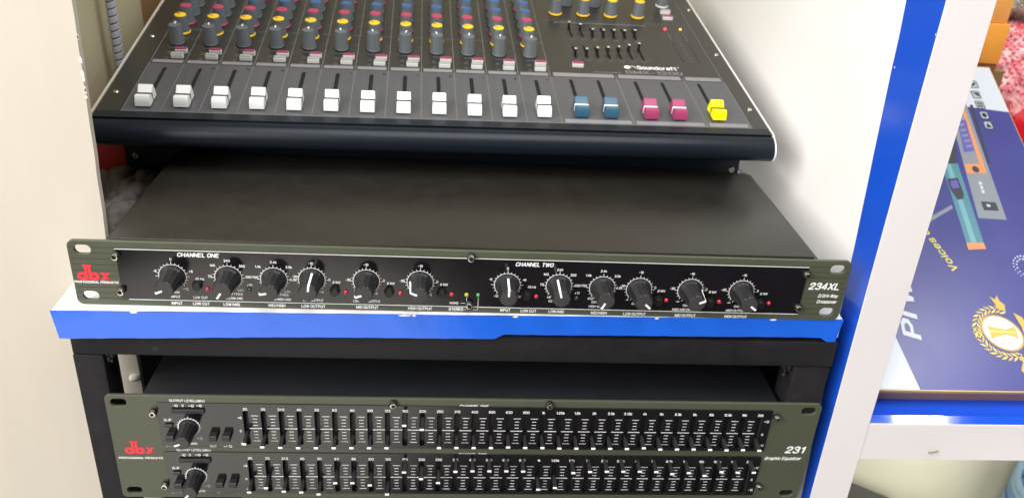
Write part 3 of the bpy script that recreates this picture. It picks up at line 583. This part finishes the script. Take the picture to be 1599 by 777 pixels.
EG = box(-.9, .9, -1.2, 1.2, 0, 5, .2); ET = box(-.95, .95, -.7, .7, 5.0, 5.6, .1)
for us, vs in ((0, [170, 166, 156, 155, 156, 156, 157.5]), (-2, [113.5, 114, 117, 119, 121, 125, 129])):
    for u, v in zip(gu, vs): s = ob('small_slider', EG, M['button'], MX, (u+us, v, 0)); ob('slider_tip', ET, M['bwhite'], s)
    base = 148 if us == 0 else 106
    lines('level_marks', [(-137+us, base+q, -64+us, base+q, .25) for q in (0, 11.5, 23)]+[(u+us-3, base-4, u+us+3, base-4, .5) for u in gu], M['dim'], .1)
ld = lathe([(1.1, 0), (1.1, .5), (.7, .9)], 14, 'z')
ob('power_light', ld, M['lit_r'], MX, (-38.9, 174.7, 0)); ob('power_light', ld, M['lit_y'], MX, (-24.4, 175.2, 0))
for u in (-38.6, -24.2):
    for i in range(10): ob('meter_light', lathe([(.8, 0), (.8, .3)], 10, 'z'), M['greyp'] if i < 3 else M['kdark'], MX, (u+.25*i*0, 163-6.2*i, 0))
lines('meter_markings', [(-33.4, 163-6.2*i, -29.4, 163-6.2*i, .5) for i in range(10)], M['dim'], .1)
def mtext(t, u, v, h, w, st, m): ob('lettering', text_mesh(t, h, w, st), m, MX, (u, v, .13))
mtext('Soundcraft', -65.2, 91.6, 6.4, 34, 'b', M['white']); mtext('\u00ae', -46.4, 94, 2.0, None, 'n', M['white'])
mtext('SMX-1200', -69.5, 82.3, 6.0, 49, 'b', M['greyp'])
lines('fine_print', [(-121, 80.4, -97, 80.4, .8)], M['dim'])
vs, fs = ring2(0, 0, 3.1, 1.0, 20); me = mesh('emblem', [(a, c, 0) for a, b, c in vs], [f[::-1] for f in fs[:17]]); ob('logo', me, M['white'], MX, (-90, 91.6, .13))
me = mesh('emblem', [(1.5*math.cos(a*.63)-90.3, 91.9+1.9*math.sin(a*.63), .16) for a in range(10)], [tuple(range(10))]); ob('logo', me, M['white'], MX)
lines('logo_flick', [(-86.3, 94.6, -83.8, 92.6, .8), (-83.8, 92.6, -83.2, 90, .7)], M['white'])
ms = lathe([(2.1, 0), (2.1, .7), (1.6, 1.3), (.9, 1.35), (.85, .9)], 18, 'z')
for u, v in ((-477.5, 116.2), (-479, 20), (-4.5, 222.6), (-5.2, 122), (-6.2, 22.5)): ob('screw', ms, M['steel'], MX, (u, v, 0))
s1 = lathe([(2.4, -1), (2.4, 1.2), (2.0, 1.7), (1.1, 1.7), (1.0, .8)], 20)
c = FZ(25.8, -47)
for u in (-10, -474): ob('screw', s1, M['nickel'], MX, (u, c[0], c[1]), (R(-10.3), 0, 0))
for u in (-455, -30):
    for f in (48, 300): ob('rubber_foot', lathe([(13, 0), (11, -28)], 20, 'z'), M['button'], MX, (u, *FZ(f, -56.1)), (R(-10.3), 0, 0))

# ------------------------------------------------------------------ left background
path = []
for i in range(340):
    a = i*.55; path.append((8.2*math.cos(a), 8.2*math.sin(a), i*.85))
sc = thing('wrapped_cable', 'grey cable bundle in white spiral wrap hanging on the beige wall', 'cable', (-288, 244, 56))
ob('cable_core', lathe([(3.4, 0), (3.4, 292)], 20, 'z'), mat('cable_core', (.16, .16, .18), .5), sc)
bm = bmesh.new(); vs, fs = [], []
n = 1180
for i in range(n):
    a = i*.30; z = i*.30*.93
    for dz, r in ((0, 3.5), (.3, 4.2), (4.3, 4.2), (4.6, 3.5)): vs.append((r*math.cos(a), r*math.sin(a), z+dz-4))
for i in range(n-1):
    for k in range(3): fs.append((4*i+k, 4*i+4+k, 4*i+5+k, 4*i+1+k))
ob('spiral_wrap', mesh('wrap', vs, fs, 50), mat('spiral_wrap', (.36, .37, .42), .4, var=.1), sc)
tag(ob('red_box', box(-18, 20, -20, 25, 0, 56, 1.5, 2), mat('red_card', (.36, .02, .02), .45), None, (-281.5, 187, 0), (0, 0, R(1))), 'red box on the shelf at the left below the mixer corner', 'box')
rp = mat('grey_brown_rope', (.115, .10, .095), .9, var=.35, vscale=150, bump=1, bscale=600)
rb2 = thing('rope_pile', 'heap of thick grey rope left of the crossover under the mixer', 'rope', (-250, 120, 0))
for k in range(16):
    r = random.uniform(8, 11); x0 = random.uniform(-24, 16); y0 = random.uniform(-40, 30); ph = random.uniform(0, 6)
    pth = [(min(22, x0+14*math.sin(ph+t*.35)), y0+t*8-30, r*.75+1.8*(k % 6)+6*math.sin(t*.4+ph)**2) for t in range(13)]
    ob('rope_strand', tube(pth, r*.72, 10), rp, rb2)
tag(ob('cable_clip', lathe([(1.2, -1), (3.4, 0), (3.9, .6), (3.9, 1.6), (3.0, 2.6), (1.4, 3.2)], 20, 'z'), mat('white_plastic_clip', (.85, .83, .74), .3), None, (-231.6, 38.5, -84), (0, R(4), 0)), 'small white plastic clip on the cream board edge inside the frame', 'cable clip')

# ------------------------------------------------------------------ right bay
rs = thing('shelf', 'white right bay shelf with glossy blue strip under the carton', 'shelf', (290, 0, -118))
ob('shelf_board', box(-8.2, 900, 0, 480, 0, 33.2, .5), M['boardw'], rs)
ob('blue_strip', prism([(0, 33.25), (6, 36.3), (7.6, 33.7), (60, 33.7), (60, 33.25)], 'x', -4.0, 900, .3), M['bluedeep'], rs)
ob('staple', tube([(47, -.6, 8), (49, -1.2, 8.6), (52, -1.2, 9), (54, -.5, 9)], .7, 6), mat('brass_staple', (.30, .26, .16), .4, metal=.6), rs)
for v in rs.children[0].data.vertices: pass

TB = R(30)
CR = X3.copy()
ca = thing('microphone_carton', 'large blue printed carton leaning back on the right bay shelf', 'box', (300, 20, -70), (TB, 0, 0))
cardb = mat('blue_printed_card', (.048, .052, .215), .30, var=.06, vscale=25, bump=.1, bscale=250, spec=.5)
ob('carton_body', box(-14, 196, 0, 333, -17, -.9, .4), mat('brown_card', (.34, .19, .15), .7, var=.1, bump=.3, bscale=200), ca)
ob('carton_lid', box(-14.4, 196.4, -.5, 333.4, -.9-4.0, 0, .5, 2), mat('gold_card_edge', (.60, .42, .13), .5, var=.08), ca)
def onbox(name, pts, m, h, flip=False, parent=None):
    me = mesh('print', [(a, b, h) for a, b in pts], [tuple(range(len(pts)))])
    if me.polygons[0].normal.z < 0: me.flip_normals()
    return ob(name, me, m, parent or ca)
onbox('printed_cover', [(-13.6, .3), (195.6, .3), (195.6, 332.6), (-13.6, 332.6)], cardb, .05)
cw = mat('pale_printed_card', (.52, .56, .62), .35); cg = mat('printed_grey', (.21, .235, .27), .4); co = mat('printed_orange', (.62, .25, .10), .4)
ct = mat('printed_teal', (.075, .22, .27), .35); ctl = mat('printed_teal_light', (.15, .35, .40), .35); cdk = mat('printed_black', (.03, .035, .05), .4); cv = mat('printed_violet', (.10, .09, .36), .4)
cyl_ = mat('printed_yellow', (.60, .54, .10), .4); gold = mat('printed_gold', (.52, .36, .07), .35); gold2 = mat('printed_dark_gold', (.45, .28, .04), .35)
onbox('white_corner', [(60, 290), (138.9, 282.9), (195.6, 276.3), (195.6, 332.4), (60, 332.4)], cw, .10)
onbox('white_corner', [(-13.5, 140), (14.6, 86.5), (21.1, 46.5+6), (29.5, .5), (-13.5, .5)], cw, .10)
onbox('printed_receiver', [(140, 300), (157.8, 300), (150.4, 154.6), (125.9, 155.5)], cg, .15)
onbox('receiver_stripe', [(151.6, 299.5), (154.4, 299.5), (150.5, 214.4), (146.4, 214.3)], co, .20)
onbox('receiver_dial', [(131.8, 212.8), (150.5, 214.4), (149.5, 203.8), (131.3, 202.5)], co, .22)
onbox('receiver_screen', [(141.3, 262.6), (150.1, 264.9), (146.5, 228.5), (136.0, 226.0)], cv, .20)
for k in range(5):
    onbox('screen_print', [(141.2-k*.2, 259-k*6.2), (147-k*.2, 260-k*6.2), (146.7-k*.2, 257.6-k*6.2), (141-k*.2, 256.6-k*6.2)], cg, .24)
onbox('receiver_button', [(140.6+3.2*math.cos(a*.52), 207.5+3.6*math.sin(a*.52)) for a in range(12)], cdk, .26)
onbox('receiver_socket', [(133.7, 173.0), (146.8, 172.3), (146.7, 163.6), (133.5, 163.8)], cdk, .20)
onbox('socket_light', [(137.7, 170.0), (140.8, 169.8), (140.7, 167.6), (137.5, 167.6)], cw, .24)
for k in range(3): onbox('receiver_mark', [(138.6-k*.3, 194-k*4.5), (141.3-k*.3, 194-k*4.5), (141.0-k*.3, 190.8-k*4.5), (138.6-k*.3, 190.6-k*4.5)], cw, .20)
onbox('printed_stand', [(60, 141), (106.2, 168.2), (106.5, 164.9), (60, 137)], cg, .15)
onbox('printed_microphone', [(110.7, 212.2), (126.0, 213.3), (122.0, 130.7), (106.9, 130.2)], ct, .28)
onbox('microphone_shine', [(114.9, 212.2), (119.4, 212.7), (115.9, 130.7), (111.2, 130.5)], ctl, .31)
onbox('microphone_tip', [(106.9, 130.2), (122.0, 130.7), (122.1, 124.7), (106.4, 123.4)], co, .30)
onbox('microphone_head', [(116.3, 236.1), (131.3, 236.3), (125.6, 213.3), (110.7, 211.2)], cdk, .30)
onbox('microphone_window', [(110.8, 195.6), (121.0, 197.3), (120.9, 179.6), (118.7, 174.8), (113.3, 173.6), (110.2, 184.4)], cdk, .34)
onbox('window_screen', [(112.8, 193.6), (119.2, 194.8), (119.2, 186.6), (112.3, 185.4)], cv, .38)
onbox('lower_stripe', [(160, 283.5), (163.0, 283.2), (156.5, 214), (153.9, 214)], cdk, .15)
for k, (a, b) in enumerate([(172.3, 309.5), (170.5, 296.2), (170.2, 283.8), (170.1, 271.3), (169.9, 259.3)]):
    me = flat([rrect(a-4.3, a+4.3, b-4.9, b+4.9, 1.8), rrect(a-3.5, a+3.5, b-4.1, b+4.1, 1.3)]); ob('icon_frame', me, M['groove'], ca, (0, 0, .2))
    me = flat([rrect(a-3.5, a+3.5, b-4.1, b+4.1, 1.3)]); ob('icon_field', me, mat('icon_field', (.33, .38, .42), .4), ca, (0, 0, .17))
    if k == 0: onbox('icon_shape', [(a-2.4, b-.6), (a+1.6, b+2.8), (a+2.6, b+1.2), (a-1.2, b-2.6)], M['groove'], .24)
    if k == 1: onbox('icon_shape', [(a-2.6, b+2.6), (a+2.8, b-2.8), (a+2.8, b+2.8)], M['groove'], .24)
    if k == 2:
        for dx, dy in ((-1.4, 1.6), (1.4, 1.6), (-1.4, -1.6), (1.4, -1.6)): onbox('icon_shape', [(a+dx-1, b+dy-1.2), (a+dx+1, b+dy-1.2), (a+dx+1, b+dy+1.2), (a+dx-1, b+dy+1.2)], M['groove'], .24)
    if k == 3: onbox('icon_shape', [(a+2.3*math.cos(t), b+2.8*math.sin(t)) for t in (0, .8, 1.6, 2.4, 3.2, 4, 4.8, 5.6)], M['groove'], .24)
    if k == 4: onbox('icon_shape', [(a-2.6, b-2.8), (a+2.6, b-2.8), (a, b+2.8)], M['groove'], .24)
def btext(t, a, b, h, w, st, m, ang): ob('lettering', text_mesh(t, h, w, st), m, ca, (a, b, .25), (0, 0, R(ang)))
btext('PI W', 38.5, 67.5, 14.5, 50, 'bi', cw, 84)
btext('Voices of', 80.5, 124.8, 6.6, 47, 'i', cyl_, 112)
el = [(109.3+14.6*math.cos(a*.314)-2.2*math.sin(a*.314), 48.2+14.2*math.sin(a*.314)) for a in range(20)]
onbox('emblem_rim', [(109.3+(x-109.3)*1.10, 48.2+(y-48.2)*1.10) for x, y in el], gold2, .14)
onbox('emblem_field', el, cw, .20)
onbox('cup', [(99, 54.5), (104, 52.6), (113, 51.2), (118.5, 53), (121, 54.2), (121, 43), (118.5, 44.6), (113, 46.6), (104, 45.0), (99, 42.6)], gold, .26)
onbox('cup_shine', [(99, 50.6), (113, 49.8), (120, 49.4), (120, 48.0), (113, 48.3), (99, 48.0)], cyl_, .30)
for k in range(22):
    a = R(70+ (k % 11)*11.5) if k < 11 else R(290-(k-11)*11.5)
    for rr, tw in ((18.2, 35), (21.6, -35)):
        cx = 109.3+rr*math.cos(a); cy = 48.2+rr*math.sin(a)*1.02; d = a+R(90 if k < 11 else -90)+R(tw)*(1 if k < 11 else -1)
        dx, dy = math.cos(d)*3.4, math.sin(d)*3.4; nx, ny = -dy*.28, dx*.28
        onbox('wreath_leaf', [(cx-dx, cy-dy), (cx+nx, cy+ny), (cx+dx, cy+dy), (cx-nx, cy-ny)], gold if k % 2 else cyl_, .22+.004*k)
onbox('emblem_wing', [(113.5, 68), (111.5, 74), (109.5, 80), (113, 77.5), (116, 81), (116.5, 76), (119.5, 73), (118.5, 68)], gold, .36)
onbox('emblem_wing', [(114, 28), (117, 24), (113, 17), (117, 11), (121, 19), (121, 28)], gold, .36)
onbox('emblem_ribbon', [(124, 66), (130, 62), (133, 52), (132, 44), (128, 34), (122, 31), (124, 38), (126.5, 46), (126.5, 54)], gold, .34)
btext('WIN', 129.4, 49, 4.2, 12, 'b', gold2, -82)
for ring_, n_ in ((9.8, 12), (7.2, 8)):
    for k in range(n_):
        a = R(60+k*200/n_); rr = 1.0-.05*k
        onbox('dot', [(150+ring_*math.cos(a)+rr*math.cos(q), 108+ring_*1.1*math.sin(a)+rr*math.sin(q)) for q in (0, 1, 2, 3, 4, 5)], cw, .2)

og = mat('orange_card', (.85, .36, .05), .45, var=.08, vscale=30)
b1 = thing('orange_carton', 'orange carton just above the top edge of the blue carton', 'box', (463, 322, 92), (0, 0, R(-3)), 'orange cartons stacked behind the white upright')
ob('carton_body', box(-75, 45, -6, 80, 6.5, 44, .6, 2), og, b1); ob('carton_bottom', box(-74, 44, -5, 79, 0, 6.4, .3), mat('dark_orange_band', (.24, .09, .02), .6), b1)  # lower band of the carton in a darker orange
ob('black_print', box(8, 22, -6.3, -6, 26, 36), M['ink'], b1)
b2 = thing('orange_carton', 'paler glossy orange carton on top of the other orange one', 'box', (463, 324, 136.3), (0, 0, R(-1)), 'orange cartons stacked behind the white upright')
ob('carton_body', box(-75, 43, -6, 80, 0, 40, 1.2, 2), mat('pale_orange_card', (.88, .40, .10), .22, var=.1), b2); ob('carton_top', box(-74, 42, -5.4, 79, 40, 70, 1.2, 2), mat('cream_orange_card', (.92, .66, .36), .25), b2)
tag(ob('support_block', box(430, 520, 318, 420, -84, 91.6, .8), M['wood']), 'wooden block behind the blue carton under the orange cartons', 'block')

def blob(sx, sy, sz, seed, amp, sub=5, pinch=0):
    rnd = random.Random(seed); ds = [(Vector((rnd.uniform(-1, 1), rnd.uniform(-1, 1), rnd.uniform(-1, 1))).normalized(), rnd.uniform(3, 11), rnd.uniform(0, 6)) for _ in range(14)]
    bm = bmesh.new(); bmesh.ops.create_icosphere(bm, subdivisions=sub, radius=1)
    for v in bm.verts:
        c = v.co.normalized(); k = 1
        for d, f, p in ds: k += amp*abs(math.sin(c.dot(d)*f+p))/4
        q = Vector([math.copysign(abs(t)**.7, t) for t in c]); v.co = Vector((q.x*sx, q.y*sy, q.z*sz))*(k-.1)
    return bm
def bubbles(bm, r, frac, seed):
    rnd = random.Random(seed); out = bmesh.new(); bm.normal_update()
    for v in bm.verts:
        if rnd.random() < frac and v.normal.y < .4: bmesh.ops.create_icosphere(out, subdivisions=1, radius=r*rnd.uniform(.7, 1.1), matrix=Matrix.Translation(v.co))
    return out
film = mat('clear_bubble_film', (.80, .81, .78), .12, trans=.55, ior=1.3, spec=.8)
pfilm = mat('pink_bubble_film', (.86, .30, .36), .14, trans=.25, ior=1.3, spec=.8)
pk = thing('bubble_wrapped_parcel', 'pink red parcel in bubble wrap behind the blue carton at right', 'parcel', (585, 400, 60))
bm = blob(78, 60, 54, 3, .16); bb = bubbles(bm, 2.2, .9, 5)
ob('parcel_body', bm_mesh('body', bm, 80), scuff_or_glint(mat('pink_red_wrap', (.62, .09, .12), .3, var=.35, vscale=40, bump=.6, bscale=120), 60, .45, (.9, .7, .7), .8), pk); ob('bubbles', bm_mesh('bub', bb, 80), pfilm, pk, kind='stuff')  # white noise in the colour paints the crumpled film's highlights
cl = thing('bubble_wrapped_parcel', 'clear grey bubble wrapped parcel above the pink one', 'parcel', (610, 430, 196))
bm = blob(98, 60, 66, 9, .16); bb = bubbles(bm, 2.3, .85, 6)
ob('parcel_body', bm_mesh('body', bm, 80), scuff_or_glint(mat('grey_green_wrap', (.34, .34, .28), .2, var=.4, vscale=35, bump=.6, bscale=120), 60, .48, (.85, .85, .8), .8), cl); ob('bubbles', bm_mesh('bub', bb, 80), film, cl, kind='stuff')  # pale noise in the colour, painted highlights of the wrap
bm = blob(58, 60, 66, 21, .05, 4); tag(ob('red_bag', bm_mesh('bag', bm, 80), mat('glossy_red_plastic', (.58, .008, .02), .16, var=.2, vscale=20, coat=.6), None, (588, 300, -8)), 'glossy red plastic bag beside the right edge of the blue carton', 'bag')
tag(ob('wooden_box', box(500, 700, 380, 470, -84, 8, 1), mat('dark_brown_card', (.07, .045, .035), .7)), 'dark brown box under the pink wrapped parcel', 'box')

# below the right shelf
hc = thing('hose_coil', 'upright coil of light blue hose under the right bay shelf', 'hose', (640, 150, -470))
hb = [mat('pale_blue_hose', (.22, .34, .46), .35), mat('mid_blue_hose', (.12, .24, .40), .35), mat('deep_blue_hose', (.03, .10, .27), .35)]
for k in range(26):
    r = 66-abs(k-8)*.15; tl = R(10); pth = []
    for i in range(48): a = 2*math.pi*i/48; pth.append((r*math.cos(a), r*math.sin(a), 8+k*7.0+r*math.cos(a)*math.tan(tl)+1.2*math.sin(a*2+k)))
    ob('hose_turn', tube(pth, 3.7, 8, True), hb[(k*7 % 5) % 3], hc)
def drum(name, label, loc, r, h, sc_=1, rot=(0, 0, 0)):
    t = tag(ob(name, lathe([(r*.9, 0), (r, 4), (r, h-5), (r*.94, h-1), (r*.6, h)], 40, 'z'), mat('dark_rubber', (.03, .032, .035), .45, var=.3, vscale=30, bump=.3, bscale=80), None, loc, rot), label, 'tub'); return t
drum('black_tub', 'round black tub low behind the gap left of the blue hose', (560, 160, -560), 62, 180)
tag(ob('grey_case', prism([(-60, 0), (60, 0), (60, 84), (-38, 128), (-60, 132)], 'y', -40, 40, 1.5), mat('dark_grey_case', (.07, .07, .065), .5), None, (438, 150, -436)), 'dark grey sloping case low beside the white upright', 'case')
